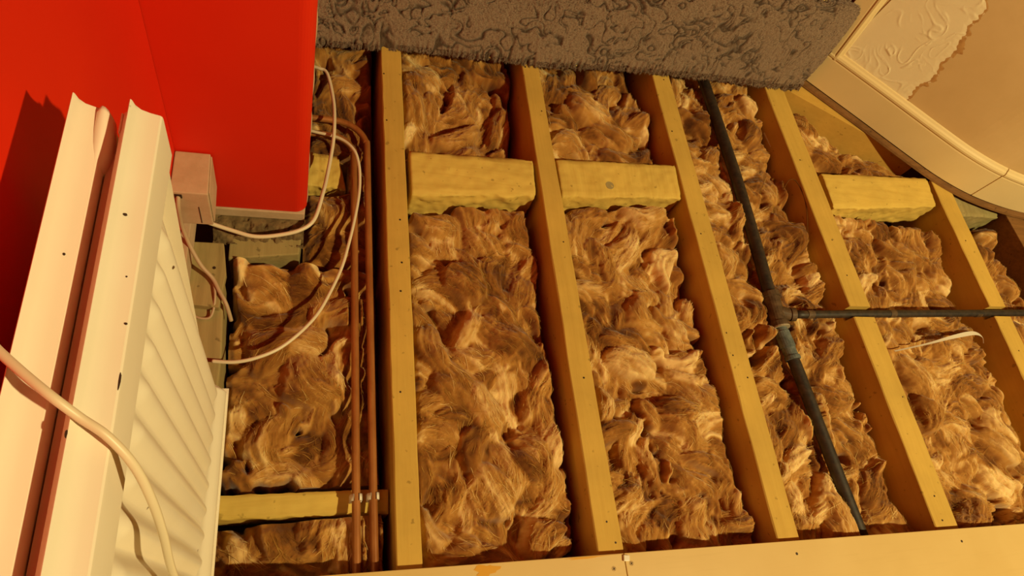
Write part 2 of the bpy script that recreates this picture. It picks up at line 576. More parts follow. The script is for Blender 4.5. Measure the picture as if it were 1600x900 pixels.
def joist(label, xa, xb, y0, y1, m, nail_pts=(), notches=(), depth=0.19, seed=0):
    """xa, xb: (x at y0, x at y1) of the left and right top edges"""
    root = empty('floor_joist', ((xa[0] + xb[0]) / 2, y0, -depth), label, 'joist', 'floor joists')
    ys = set(np.linspace(y0, y1, 60).tolist())
    for (ya, yb, zn) in notches:
        ys |= {ya, ya + 0.0008, yb, yb - 0.0008}
    ys = sorted(ys)
    rings = []
    w = 0.0025
    for y in ys:
        t = (y - y0) / (y1 - y0)
        l = xa[0] + (xa[1] - xa[0]) * t + 0.0022 * float(NZ.fbm(y * 9 + seed * 3.1, seed + 0.5))
        r = xb[0] + (xb[1] - xb[0]) * t + 0.0022 * float(NZ2.fbm(y * 9 + seed * 5.7, seed + 9.5))
        z = 0.0015 * float(NZ.fbm(y * 5 + seed, 3.0))
        for (ya, yb, zn) in notches:
            if ya + 0.0004 < y < yb - 0.0004: z = zn
        c = 0.0016 + 0.0014 * abs(float(NZ2(y * 40, seed * 7.0)))
        rings.append([(l, y, -depth), (l, y, z - c), (l + c, y, z), ((l + r) / 2, y, z + 0.0003), (r - c, y, z), (r, y, z - c), (r, y, -depth)])
    bm = bmesh.new()
    vs = [[bm.verts.new(p) for p in rg] for rg in rings]
    n = 7
    for i in range(len(vs) - 1):
        for k in range(n):
            bm.faces.new((vs[i][k], vs[i][(k + 1) % n], vs[i + 1][(k + 1) % n], vs[i + 1][k]))
    bm.faces.new(vs[0]); bm.faces.new(vs[-1])
    from_bm('timber', bm, m, root)
    nails(root, nail_pts)
    return root

YN = -0.34
joist('leftmost full pine joist, right of the copper pipes', (0.182, 0.184), (0.226, 0.238), YN, 1.75, M['joist'],
      [(0.189, 1.189), (0.192, 1.04), (0.214, 0.759), (0.214, 0.65), (0.209, 0.581), (0.200, 0.36)], seed=1)
joist('pine joist second from left, between the two long insulation strips', (0.570, 0.575), (0.628, 0.623), YN, 1.75, M['joist'],
      [(0.587, 0.755), (0.609, 0.728), (0.583, 1.29), (0.61, 1.136), (0.6, 0.085), (0.612, 0.045), (0.603, 0.384)], seed=2)
joist('pine joist third from left, just left of the black iron pipe', (0.996, 1.005), (1.054, 1.067), YN, 1.75, M['joist'],
      [(1.04, 1.329), (1.018, 1.127), (1.019, 0.781), (1.013, 0.495), (1.014, 0.436), (1.039, 0.379), (1.024, 0.046)], seed=3)
joist('pine joist right of the black pipe, notched where the branch pipe crosses', (1.468, 1.428), (1.540, 1.508), YN, 1.75, M['joist'],
      [(1.469, 1.08), (1.476, 0.793), (1.482, 0.677), (1.482, 0.382), (1.515, 0.32), (1.494, 0.071), (1.49, 0.015)],
      notches=[(0.548, 0.580, -0.032)], seed=4)
joist('rightmost pine joist, running under the curved skirting', (2.008, 2.022), (2.070, 2.100), YN, 1.065, M['joist'],
      [(2.05, 0.83), (2.05, 0.45)], notches=[(0.562, 0.595, -0.032)], seed=5)

# diagonal trimmer and dark trimmer below the curved wall
def beam(name, label, cat, poly, z0, z1, m, bev=0.002, group=None):
    bm = bmesh.new(); prism_bm(bm, poly, z0, z1); bevel(bm, bev)
    return tag(from_bm(name, bm, m), label, cat, group)
beam('trimmer', 'diagonal pine trimmer running from the notched joist under the curved skirting', 'beam',
     [(1.516, 1.392), (1.735, 1.273), (1.985, 1.148), (2.003, 1.085), (2.006, 1.20), (1.80, 1.330), (1.60, 1.455), (1.519, 1.470)][:0] or
     [(1.520, 1.386), (2.004, 1.135), (2.004, 1.215), (1.522, 1.468)], -0.19, -0.002, M['trimmer'])
beam('trimmer', 'dark end trimmer under the curved wall at the right edge', 'beam',
     [(2.345, 0.62), (2.41, 0.62), (2.41, 0.99), (2.325, 0.99)], -0.19, -0.004, M['dark_wood'])

# ------------------------------------------------------------------ noggins
def noggin(label, corners, zt, depth, m, seed, rough=0.004, group='noggins between the joists'):
    """corners: back-left, back-right, front-right, front-left in xy; zt: top z at each corner"""
    nx, ny, nz = 56, 20, 12
    c = [Vector((*p, z)) for p, z in zip(corners, zt)]
    def top(u, v):
        p = (c[0] * (1 - u) + c[1] * u) * (1 - v) + (c[3] * (1 - u) + c[2] * u) * v
        return p
    faces_pts = []
    rows = []
    # wrap: back face bottom -> top back edge -> top -> front edge -> front bottom
    prof = [(0, -depth)] + [(0, -depth + depth * k / 4) for k in range(1, 4)] + [(k / ny, 0) for k in range(ny + 1)] + [(1, -depth * k / nz) for k in range(1, nz + 1)]
    P = np.zeros((len(prof), nx + 1, 3))
    for i, (v, dz) in enumerate(prof):
        for k in range(nx + 1):
            u = k / nx
            p = top(u, v)
            q = Vector((p.x, p.y, p.z + dz))
            nb = float(NZ.fbm(q.x * 60 + seed * 7, q.y * 60 + q.z * 80))
            nc = float(NZ2.fbm(q.x * 22 + seed * 3, q.y * 22 - q.z * 30))
            if v >= 1: q.y += rough * (nb + nc)
            elif v <= 0: q.y += rough * (nb + nc) * 0.8
            else: q.z += rough * 0.55 * nb
            e = min(v, 1 - v) * ny
            if dz == 0 and e < 1.5:
                q.z -= 0.002 + rough * max(0, nc) * 1.2
            if 0 < k < nx or True:
                pass
            P[i, k] = q
    ny_, nx_ = P.shape[:2]
    o = grid_mesh('noggin', P, m)
    # end caps
    me = o.data
    bm = bmesh.new(); bm.from_mesh(me)
    bm.verts.ensure_lookup_table()
    for k in (0, nx):
        try: bm.faces.new([bm.verts[i * nx_ + k] for i in range(ny_)])
        except Exception: pass
    bm.faces.new([bm.verts[k] for k in range(nx_)] + [bm.verts[(ny_ - 1) * nx_ + k] for k in range(nx_ - 1, -1, -1)])
    bmesh.ops.recalc_face_normals(bm, faces=bm.faces)
    bm.to_mesh(me); bm.free()
    return tag(o, label, 'noggin', group)

noggin('rough pale noggin between the first and second joists from left', [(0.244, 0.955), (0.562, 0.970), (0.560, 0.866), (0.246, 0.836)],
       [0.0, -0.002, -0.010, -0.010], 0.095, M['noggin'], 1, 0.006)
noggin('sawn noggin with a dark knot between the second and third joists', [(0.630, 0.980), (0.995, 1.004), (0.993, 0.900), (0.632, 0.868)],
       [0.0, 0.0, -0.008, -0.008], 0.095, M['noggin_z'], 2, 0.005)
noggin('pale noggin between the notched joist and the rightmost joist', [(1.540, 1.040), (2.004, 1.070), (2.002, 0.962), (1.544, 0.915)],
       [-0.002, 0.0, -0.008, -0.008], 0.095, M['noggin'], 3, 0.005)
noggin('short greenish noggin tucked under the curved skirting', [(2.092, 1.030), (2.315, 1.020), (2.310, 0.955), (2.092, 0.940)],
       [-0.012, -0.014, -0.020, -0.020], 0.095, M['old_wood'], 4, 0.004)
noggin('low noggin crossing under the copper pipes near the bottom', [(-0.155, 0.196), (0.179, 0.185), (0.179, 0.140), (-0.155, 0.156)],
       [-0.056, -0.054, -0.060, -0.062], 0.10, M['noggin'], 5, 0.0025)
noggin('stubby noggin end poking out beside the red wall corner', [(-0.02, 0.955), (0.082, 0.948), (0.100, 0.868), (-0.02, 0.862)],
       [-0.034, -0.040, -0.052, -0.040], 0.09, M['noggin_z'], 6, 0.007)
# knot in the sawn noggin
bm = bmesh.new()
cyl_bm(bm, (0.775, 0.915, -0.010), (0.775, 0.915, -0.0045), 0.013, 0.012, 14)
kn = [ob for ob in bpy.data.objects if ob.get('label', '').startswith('sawn noggin')][0]
k_ = from_bm('knot', bm, M['old_wood'], kn); k_['label'] = 'dark round knot'

# timbers at the left wall
beam('wall_plate', 'worn wall plate timber along the foot of the left wall', 'timber',
     [(-0.207, -0.30), (-0.150, -0.30), (-0.128, 0.44), (-0.136, 0.60), (-0.207, 0.60)], -0.18, -0.006, M['old_wood'], 0.003)
o = beam('board_offcut', 'green-brown board offcut with one nail below the cream box', 'board',
     [(-0.204, 0.535), (-0.138, 0.528), (-0.131, 0.600), (-0.140, 0.668), (-0.200, 0.668)], -0.0055, 0.012, M['old_wood'], 0.002)
nails(o, [(-0.153, 0.612)], 0.012, 0.0035)
beam('timber_ledge', 'dirty timber ledge under the mortar of the back wall', 'timber',
     [(-0.134, 0.654), (0.002, 0.672), (0.006, 0.716), (-0.134, 0.712)], -0.12, -0.026, M['old_wood'], 0.003)
beam('skirting_offcut', 'narrow cream skirting offcut against the left wall below the box', 'trim',
     [(-0.2075, 0.575), (-0.192, 0.575), (-0.192, 0.735), (-0.2075, 0.735)], 0.0135, 0.072, M['dirty_cream'], 0.002)

# boxed-in cable outlet in the wall corner
root = empty('cable_box', (-0.178, 0.694, 0.106), 'small pinkish cream wooden box in the red wall corner', 'box')
bm = bmesh.new()
prism_bm(bm, [(-0.208, 0.652), (-0.149, 0.652), (-0.152, 0.7375), (-0.208, 0.7375)], 0.106, 0.206); bevel(bm, 0.002)
from_bm('casing', bm, M['dirty_cream'], root)
bm = bmesh.new()
prism_bm(bm, [(-0.1487, 0.657), (-0.1465, 0.657), (-0.1495, 0.734), (-0.1517, 0.734)], 0.110, 0.203); bevel(bm, 0.0006)
from_bm('side_panel', bm, M['dirty_cream'], root)
bm = bmesh.new()
prism_bm(bm, [(-0.2015, 0.6505), (-0.190, 0.6505), (-0.190, 0.653), (-0.2015, 0.653)], 0.190, 0.2005); bevel(bm, 0.0008)
h_ = from_bm('cable_hole', bm, M['nail'], root); h_['label'] = 'dark cable hole'
bm = bmesh.new()
prism_bm(bm, [(-0.1680, 0.6512), (-0.1668, 0.6512), (-0.1668, 0.653), (-0.1680, 0.653)], 0.112, 0.165)
h_ = from_bm('crack', bm, M['nail'], root); h_['label'] = 'thin dark crack'

# ------------------------------------------------------------------ cream boards at the bottom
def floorboard(label, poly, ztop, screws, holes, group='cream boards'):
    root = empty('floorboard', (sum(p[0] for p in poly) / len(poly), poly[0][1], 0.0012), label, 'board')
    bm = bmesh.new(); prism_bm(bm, poly, 0.0025, ztop); bevel(bm, 0.0012)
    from_bm('plank', bm, M['board'], root)
    for (x, y) in screws:
        bm = bmesh.new(); cyl_bm(bm, (x, y, ztop - 0.003), (x, y, ztop + 0.0004), 0.0042, 0.0046, 14)
        s = from_bm('screw', bm, M['screw'], root)
        bm = bmesh.new()
        for a in (0.5, 0.5 + math.pi / 2):
            d = Vector((math.cos(a), math.sin(a), 0)); q = Vector((-d.y, d.x, 0))
            c = [Vector((x, y, 0)) + d * i * 0.003 + q * j * 0.0006 for i, j in ((-1, -1), (1, -1), (1, 1), (-1, 1))]
            prism_bm(bm, [(p.x, p.y) for p in c], ztop, ztop + 0.0006)
        from_bm('screw_slot', bm, M['nail'], s)
    nails(root, holes, ztop, 0.0032)
    return root
fb = floorboard('cream painted floorboard at bottom, left of the joint, with an orange stain',
           [(-0.30, 0.0555), (0.6155, 0.024), (0.6135, -0.30), (-0.30, -0.30)], 0.018, [(0.590, -0.001)], [(0.435, 0.022)][:0])
floorboard('long cream painted floorboard at bottom, right of the joint',
           [(0.6172, 0.024), (1.733, -0.015), (2.9, -0.055), (2.9, -0.30), (0.6152, -0.30)], 0.018, [(0.629, 0.0045)],
           [(1.503, -0.035), (1.022, -0.016)])
for nm, cx, cy, ra, rb in (('stain', 0.338, 0.022, 0.022, 0.010), ('stain', 0.545, 0.0245, 0.05, 0.0022)):
    P = []
    for k in range(22):
        a = 2 * math.pi * k / 22
        rr = 1 + 0.25 * math.sin(3 * a + 1) + 0.15 * math.sin(7 * a)
        yy = cy + rb * rr * math.sin(a)
        P.append((cx + ra * rr * math.cos(a), min(yy, 0.0555 - (cx + ra * rr * math.cos(a) + 0.30) * 0.0344 - 0.0014)))
    bm = bmesh.new(); prism_bm(bm, P, 0.0172, 0.0184)
    q = from_bm(nm, bm, M['glue'], fb); q['label'] = 'orange varnish stain'
bm = bmesh.new()
prism_bm(bm, [(0.612, 0.010), (0.624, 0.009), (0.626, 0.019), (0.614, 0.021)], 0.0182, 0.0225); bevel(bm, 0.001)
tag(from_bm('plaster_chip', bm, M['white_plastic']), 'white plaster chip lying on the board joint', 'debris')

# ------------------------------------------------------------------ pipes
def copper_pipe(label, pts):
    root = empty('copper_pipe', pts[0], label, 'pipe', 'copper pipes')
    tube('tubing', pts, 0.0078, M['copper'], root, 16, 10)
    return root
zc = -0.030
def bend(x, ys, ye, xr, r):
    pts = [(x, ys, zc)] + [(x, ys + (ye - r - ys) * k / 6, zc) for k in range(1, 7)]
    for k in range(1, 7):
        a = k / 6 * math.pi / 2
        pts.append((x - r + r * math.cos(a), ye - r + r * math.sin(a), zc))
    pts.append(((x - r + xr) / 2, ye, zc)); pts.append((xr, ye - 0.004, zc))
    return pts
c1 = copper_pipe('left one of the two copper pipes, with the tighter inner bend', bend(0.1165, -0.20, 1.000, -0.06, 0.055))
c2 = copper_pipe('right one of the two copper pipes, with the outer bend', bend(0.1475, -0.20, 1.046, -0.06, 0.075))
def pipe_clip(label, x, y):
    root = empty('pipe_clip', (x, y, -0.0555), label, 'clip', 'pipe clips')
    bm = bmesh.new()
    n = 14; ro, ri = 0.0112, 0.0084
    for (a0, a1) in ((0.15, math.pi * 2 - 0.15),):
        ring = []
        for k in range(n + 1):
            a = math.pi / 2 + 0.5 + (2 * math.pi - 1.0) * k / n
            ring.append((math.cos(a), math.sin(a)))
        for k in range(n):
            vs = []
            for (ca, sa) in (ring[k], ring[k + 1]):
                for r in (ri, ro):
                    for yy in (-0.006, 0.006):
                        vs.append(bm.verts.new((x + ca * r, y + yy, zc + sa * r)))
            a, b, c, d, e, f, g, h = vs
            for q in ((a, b, f, e), (c, g, h, d), (a, e, g, c), (b, d, h, f)):
                bm.faces.new(q)
    bmesh.ops.remove_doubles(bm, verts=bm.verts, dist=0.0001)
    from_bm('ring', bm, M['white_plastic'], root, True)
    bm = bmesh.new(); prism_bm(bm, [(x - 0.011, y - 0.007), (x + 0.011, y - 0.007), (x + 0.011, y + 0.007), (x - 0.011, y + 0.007)], -0.0555, -0.040); bevel(bm, 0.001)
    from_bm('foot', bm, M['white_plastic'], root)
    return root
pipe_clip('white plastic clip holding the left copper pipe on the low noggin', 0.1165, 0.170)
pipe_clip('white plastic clip holding the right copper pipe on the low noggin', 0.1475, 0.170)

root = empty('iron_pipe', (1.222, 0.565, -0.05), 'black iron pipe with a tee and a side branch over the joists', 'pipe')
zp = -0.030
bm = bmesh.new()
def run(bm, a, b, r, seg=20):
    cyl_bm(bm, a, b, r, r, seg)
tube('main_pipe', [(1.214, 0.612, zp), (1.222, 0.80, zp), (1.227, 1.0, zp), (1.224, 1.2, zp), (1.219, 1.45, zp), (1.214, 1.75, zp)], 0.0172, M['iron'], root, 20, 6)
tube('main_pipe', [(1.219, 0.470, zp), (1.228, 0.40, zp), (1.241, 0.22, zp), (1.259, 0.0, zp), (1.272, -0.20, zp)], 0.0158, M['iron'], root, 20, 6)
tube('branch_pipe', [(1.262, 0.5560, -0.0135), (1.50, 0.5630, -0.0130), (1.80, 0.5710, -0.0120), (2.18, 0.5810, -0.0105), (2.6, 0.591, -0.009)], 0.0108, M['iron'], root, 18, 6)
bm = bmesh.new()
cyl_bm(bm, (1.2165, 0.620, zp), (1.2150, 0.530, zp), 0.0215, 0.0215, 20)
cyl_bm(bm, (1.2160, 0.626, zp), (1.2160, 0.612, zp), 0.0240, 0.0240, 20)
cyl_bm(bm, (1.2150, 0.540, zp), (1.2155, 0.524, zp), 0.0240, 0.0240, 20)
cyl_bm(bm, (1.216, 0.572, zp), (1.252, 0.557, -0.018), 0.0195, 0.0160, 20)
cyl_bm(bm, (1.250, 0.5575, -0.018), (1.262, 0.5560, -0.014), 0.0180, 0.0180, 20)
t_ = from_bm('tee', bm, M['tee'], root); t_['label'] = 'brown iron tee fitting'
bm = bmesh.new()
cyl_bm(bm, (1.215, 0.530, zp), (1.2155, 0.512, zp), 0.0150, 0.0165, 20)
cyl_bm(bm, (1.2155, 0.512, zp), (1.220, 0.468, zp), 0.0185, 0.0195, 20)
cyl_bm(bm, (1.220, 0.468, zp), (1.2235, 0.440, zp), 0.0175, 0.0172, 20)
cyl_bm(bm, (1.2232, 0.444, zp), (1.2240, 0.434, zp), 0.0200, 0.0200, 20)
t_ = from_bm('coupling', bm, M['blue'], root); t_['label'] = 'blue-grey coupling'
for (a, b, r) in (((1.2158, 0.526, zp), (1.2158, 0.522, zp), 0.0245),):
    bm = bmesh.new(); cyl_bm(bm, a, b, r, r, 20); from_bm('solder_ring', bm, M['solder'], root)
for (x, y) in ((1.30, 0.5572), (1.60, 0.5657), (1.955, 0.575)):
    bm = bmesh.new(); cyl_bm(bm, (x, y, -0.0128), (x + 0.022, y + 0.0006, -0.0126), 0.0116, 0.0116, 18)
    from_bm('band', bm, M['tee'], root)

# ------------------------------------------------------------------ cables
def cable(label, pts, r, m, cat='cable', name='cable', radii=None):
    return tag(tube(name, pts, r, m, None, 10, 8, radii), label, cat)
cable('white cable from the wall corner down along the foot of the red wall',
      [(0.005, 1.185, -0.004), (0.032, 1.176, 0.0), (0.052, 1.160, 0.002), (0.067, 1.072, 0.008), (0.069, 0.995, 0.016), (0.066, 0.938, 0.012), (0.056, 0.86, 0.014),
       (0.046, 0.796, 0.026), (0.030, 0.730, 0.026), (0.004, 0.704, 0.022), (-0.04, 0.690, 0.018), (-0.084, 0.684, 0.018), (-0.125, 0.692, 0.022), (-0.168, 0.702, 0.030)], 0.0042, M['cable'])
cable('long white cable looping from under the red wall over the pipes to the radiator',
      [(-0.01, 0.996, -0.010), (0.024, 0.986, -0.006), (0.081, 0.970, 0.0), (0.112, 0.938, 0.006), (0.124, 0.900, 0.004), (0.1265, 0.855, 0.0), (0.123, 0.807, 0.0), (0.113, 0.745, 0.0), (0.102, 0.691, 0.0),
       (0.088, 0.635, -0.004), (0.068, 0.583, -0.006), (0.042, 0.528, -0.004), (0.010, 0.485, 0.0), (-0.028, 0.450, 0.002), (-0.068, 0.430, 0.004), (-0.105, 0.422, 0.004), (-0.142, 0.424, 0.004)], 0.0036, M['cable'])
cable('thick cream cable draped over the top of the radiator',
      [(-0.205, 0.185, 0.775), (-0.175, 0.166, 0.780), (-0.164, 0.155, 0.7815), (-0.148, 0.140, 0.782), (-0.133, 0.127, 0.780), (-0.120, 0.117, 0.770), (-0.106, 0.107, 0.762), (-0.093, 0.092, 0.745),
       (-0.086, 0.075, 0.715), (-0.084, 0.058, 0.67), (-0.085, 0.042, 0.62), (-0.086, 0.028, 0.56), (-0.088, 0.012, 0.48), (-0.09, -0.01, 0.35)], 0.0030, M['cable'])
cable('thin dusty cable dropping from the cream box to the insulation',
      [(-0.196, 0.655, 0.196), (-0.197, 0.640, 0.175), (-0.199, 0.640, 0.12), (-0.190, 0.625, 0.075), (-0.172, 0.600, 0.045), (-0.152, 0.582, 0.026), (-0.140, 0.560, 0.020), (-0.126, 0.535, 0.012), (-0.118, 0.515, -0.02)], 0.0038, M['cable_grey'])
cable('short dusty wire curling over the board offcut',
      [(-0.150, 0.575, 0.0175), (-0.146, 0.550, 0.0165), (-0.148, 0.525, 0.006), (-0.155, 0.512, -0.001), (-0.172, 0.512, -0.002), (-0.185, 0.520, -0.002)], 0.0024, M['cable_grey'])
cable('thin white plastic rod lying beside the notched joist',
      [(1.438, 1.235, -0.066), (1.446, 1.12, -0.058), (1.455, 1.02, -0.055), (1.461, 0.925, -0.075)], 0.0030, M['white_plastic'], 'rod', 'plastic_rod')
cable('fine clear cord looped beside the white rod', [(1.402, 0.99, -0.034), (1.418, 1.012, -0.018), (1.436, 1.004, -0.012), (1.444, 0.953, -0.012), (1.440, 0.905, -0.016), (1.434, 0.865, -0.024), (1.428, 0.828, -0.032)], 0.0014, M['fibre'], 'cord', 'cord')
# flat white strip lying on the right-hand insulation
bm = bmesh.new()
pp = catmull([(1.592, 0.460, -0.034), (1.655, 0.469, -0.028), (1.735, 0.482, -0.024), (1.835, 0.501, -0.022), (1.925, 0.514, -0.024), (1.962, 0.505, -0.028), (1.978, 0.490, -0.042)], 8)
vs = []
for i, p in enumerate(pp):
    t = i / (len(pp) - 1)
    T = (pp[min(i + 1, len(pp) - 1)] - pp[max(i - 1, 0)]).normalized()
    q = Vector((-T.y, T.x, 0)).normalized()
    w = 0.0022 + 0.0045 * math.exp(-((t - 0.62) / 0.22) ** 2)
    up = Vector((0, 0, 0.0006))
    vs.append([bm.verts.new(p + q * w + up), bm.verts.new(p - q * w + up + Vector((0, 0, 0.003))), bm.verts.new(p - q * w - up + Vector((0, 0, 0.003))), bm.verts.new(p + q * w - up)])
for i in range(len(vs) - 1):
    for k in range(4):
        bm.faces.new((vs[i][k], vs[i][(k + 1) % 4], vs[i + 1][(k + 1) % 4], vs[i + 1][k]))
bm.faces.new(vs[0]); bm.faces.new(vs[-1])
tag(from_bm('plastic_strip', bm, M['white_plastic']), 'flat white plastic strip on the insulation below the branch pipe', 'strip')

# ------------------------------------------------------------------ radiator
rad = empty('radiator', (-0.135, 0.10, 0.08), 'old white double panel radiator against the red left wall', 'radiator')
YF, YB = 0.365, -0.52
def rad_panel(name, xp, wl, wr, zt, fluted, bottom):
    """xp: x of the welded seam; wl / wr: shoulder widths left and right"""
    prof = [(xp - wl, bottom + 0.03), (xp - wl, zt - 0.030), (xp - wl + 0.001, zt - 0.018), (xp - wl + 0.0025, zt - 0.016), (xp - 0.003, zt - 0.0135), (xp - 0.0012, zt - 0.011),
            (xp - 0.0008, zt - 0.001), (xp, zt), (xp + 0.0010, zt - 0.001), (xp + 0.0025, zt - 0.006), (xp + 0.006, zt - 0.0105), (xp + wr * 0.62, zt - 0.0135), (xp + wr - 0.0012, zt - 0.0152),
            (xp + wr, zt - 0.0165), (xp + wr + 0.0004, zt - 0.0190), (xp + wr, zt - 0.066), (xp + wr - 0.003, zt - 0.069)]
    return prof

def panel_mesh(name, prof_top, xp, wr, zt, zb, fluted):
    # upper cap, full length
    ys = [YF - 0.0008, YF - 0.004] + list(np.linspace(YF - 0.012, YB, 24))
    P = np.zeros((len(ys) + 1, len(prof_top), 3))
    for j, (x, z) in enumerate(prof_top):
        # far end pinched a little so that the seam stands as a horn
        P[0, j] = (xp + (x - xp) * 0.90, YF, zt - 0.02 + (z - zt + 0.02) * 0.96 if z < zt - 0.004 else z)
        for i, y in enumerate(ys):
            P[i + 1, j] = (x, y, z)
    cap = grid_mesh(name, P, M['enamel'], rad)
    bm = bmesh.new(); bm.from_mesh(cap.data)
    bm.verts.ensure_lookup_table()
    bm.faces.new([bm.verts[j] for j in range(len(prof_top))])
    bmesh.ops.recalc_face_normals(bm, faces=bm.faces)
    bm.to_mesh(cap.data); bm.free()
    cap.data.set_sharp_from_angle(angle=0.55)
    if fluted:
        xf = xp + wr - 0.004
        yy = np.linspace(YF - 0.030, YB, 330)
        zs_ = np.concatenate([[zt - 0.062, zt - 0.068], np.linspace(zt - 0.075, zt - 0.150, 22), np.linspace(zt - 0.165, zb + 0.12, 10), np.linspace(zb + 0.11, zb + 0.03, 20), [zb + 0.024, zb + 0.016, zb + 0.008, zb + 0.002, zb]])
        Pf = np.zeros((len(zs_), len(yy), 3))
        ph = (yy - (YF - 0.045)) / 0.0335 * 2 * math.pi
        rib = (0.5 - 0.5 * np.cos(ph)) ** 0.8
        rib[yy > YF - 0.045] = 0
        for i, z in enumerate(zs_):
            fade = float(smoothstep(zt - 0.072, zt - 0.118, z)) * float(smoothstep(zb + 0.038, zb + 0.085, z))
            x = xf - 0.006 + 0.0085 * rib * fade
            lip = float(smoothstep(zb + 0.042, zb + 0.010, z))
            x = x + 0.014 * lip
            if z < zb + 0.003: x = x - 0.001
            near_end = smoothstep(YF - 0.030, YF - 0.038, yy)
            Pf[i, :, 0] = x - 0.010 * (1 - near_end)
            Pf[i, :, 1] = yy; Pf[i, :, 2] = z
        f = grid_mesh('ribbed_face', Pf, M['enamel'], cap)
        # return edges and back so that the panel is closed
        bm = bmesh.new()
        prism_bm(bm, [(xp - 0.016, YF - 0.031), (xf - 0.015, YF - 0.0305), (xf - 0.015, YB), (xp - 0.016, YB)], zb + 0.002, zt - 0.03)
        from_bm('panel_body', bm, M['enamel'], cap)
        bm = bmesh.new()
        prism_bm(bm, [(xf - 0.004, YF - 0.029), (xf + 0.0105, YF - 0.029), (xf + 0.0105, YB), (xf - 0.004, YB)], zb - 0.003, zb + 0.0005)
        from_bm('bottom_seam', bm, M['enamel'], cap)
    else:
        bm = bmesh.new()
        prism_bm(bm, [(xp - 0.008, YF - 0.012), (xp + wr - 0.003, YF - 0.012), (xp + wr - 0.003, YB), (xp - 0.008, YB)], zb, zt - 0.03)
        from_bm('panel_body', bm, M['enamel'], cap)
    return cap
ZT = 0.768
pf = rad_panel('front_panel', -0.1255, 0.0090, 0.0195, ZT, True, 0.12)
panel_mesh('front_panel', pf, -0.1255, 0.0195, ZT, 0.118, True)
pb = rad_panel('back_panel', -0.1630, 0.0070, 0.0200, ZT, False, 0.12)
pb[0] = (pb[0][0], ZT - 0.06)
panel_mesh('back_panel', pb, -0.1630, 0.0200, ZT, 0.118, False)
# lozenge shaped water connector between the panels
P = []
bm = bmesh.new()
prof_y = [(YF - 0.002, 0.0035), (YF - 0.006, 0.0055), (YF - 0.022, 0.0066), (YF - 0.038, 0.006), (YF - 0.050, 0.0038), (YF - 0.054, 0.001)]
rings = []
for (y, w) in prof_y:
    h = (YF - y)
    zc0 = ZT - 0.0235 - h * 0.12
    ring = []
    for k in range(16):
        a = 2 * math.pi * k / 16
        ring.append(bm.verts.new((-0.1455 + w * math.cos(a) * 1.2, y, zc0 + 0.0145 * math.sin(a))))
    rings.append(ring)
for i in range(len(rings) - 1):
    for k in range(16):
        bm.faces.new((rings[i][k], rings[i][(k + 1) % 16], rings[i + 1][(k + 1) % 16], rings[i + 1][k]))
bm.faces.new(rings[0]); bm.faces.new(rings[-1])
from_bm('water_connector', bm, M['enamel'], rad, True)
bm = bmesh.new()
prism_bm(bm, [(-0.1345, YF - 0.020), (-0.1330, YF - 0.020), (-0.1330, YF - 0.001), (-0.1345, YF - 0.001)], ZT - 0.07, ZT - 0.016); bevel(bm, 0.001)
from_bm('end_tab', bm, M['enamel'], rad)
# rust chips on the enamel
for (x, y, z, a, b) in ((-0.1066, 0.145, ZT - 0.0156, 0.0006, 0.006), (-0.1185, 0.268, ZT - 0.0105, 0.0014, 0.001), (-0.108, 0.185, ZT - 0.0148, 0.0010, 0.0008), (-0.1262, 0.108, ZT - 0.0005, 0.0008, 0.0025),
                        (-0.151, 0.235, ZT - 0.0132, 0.0008, 0.001), (-0.112, 0.22, ZT - 0.0142, 0.0007, 0.0007), (-0.116, 0.155, ZT - 0.0133, 0.0008, 0.0007)):
    bm = bmesh.new()
    prism_bm(bm, [(x + a * math.cos(k) * (1 + 0.3 * math.sin(3 * k)), y + b * math.sin(k)) for k in [i * math.pi / 4 for i in range(8)]], z - 0.0012, z + 0.0005)
    from_bm('paint_chip', bm, M['chip'], rad)

# ------------------------------------------------------------------ carpet, pulled back and folded up
nu, nv = 760, 170
bx = np.array([-0.02, 0.032, 0.187, 0.354, 0.500, 0.647, 0.85, 1.053, 1.317, 1.50, 1.588])
by = np.array([1.236, 1.238, 1.259, 1.277, 1.282, 1.287, 1.315, 1.334, 1.352, 1.362, 1.372])
u = np.linspace(0.0175, 1.588, nu)
yb = np.interp(u, bx, by)
k_ = np.ones(21) / 21
yb = np.convolve(np.pad(yb, 10, mode='edge'), k_, mode='valid')
yb = yb + 0.012
fray = 0.006 * NZ.fbm(u * 40, 2.2) + 0.005 * NZ2(u * 160, 5.0)
zcrest = 0.145 + 0.15 * smoothstep(0.45, 1.45, u)
v = np.linspace(0, 1, nv)
UU, VV = np.meshgrid(u, v)
ZC = np.tile(zcrest, (nv, 1)); YB_ = np.tile(yb, (nv, 1))
up = smoothstep(0, 1, np.clip(VV / 0.68, 0, 1))
dwn = np.clip((VV - 0.68) / 0.32, 0, 1)
lean = 0.115 - 0.055 * smoothstep(0.6, 1.5, UU)
Yc = YB_ + fray[None, :] * smoothstep(0.07, 0.0, VV) + lean * np.clip(VV / 0.68, 0, 1) ** 0.9 + 0.16 * dwn
Zc = 0.012 + (ZC - 0.012) * (np.sin(np.clip(VV / 0.68, 0, 1) * math.pi / 2)) - 0.08 * dwn ** 2.6
# right end of the fold rounds off
Xc = UU - 0.030 * smoothstep(0.55, 0.95, VV) * smoothstep(1.40, 1.588, UU) ** 2 - 0.012 * smoothstep(0.2, 0.0, VV) * smoothstep(1.45, 1.588, UU)
Zc = Zc + 0.006 * NZ.fbm(UU * 6, VV * 3)
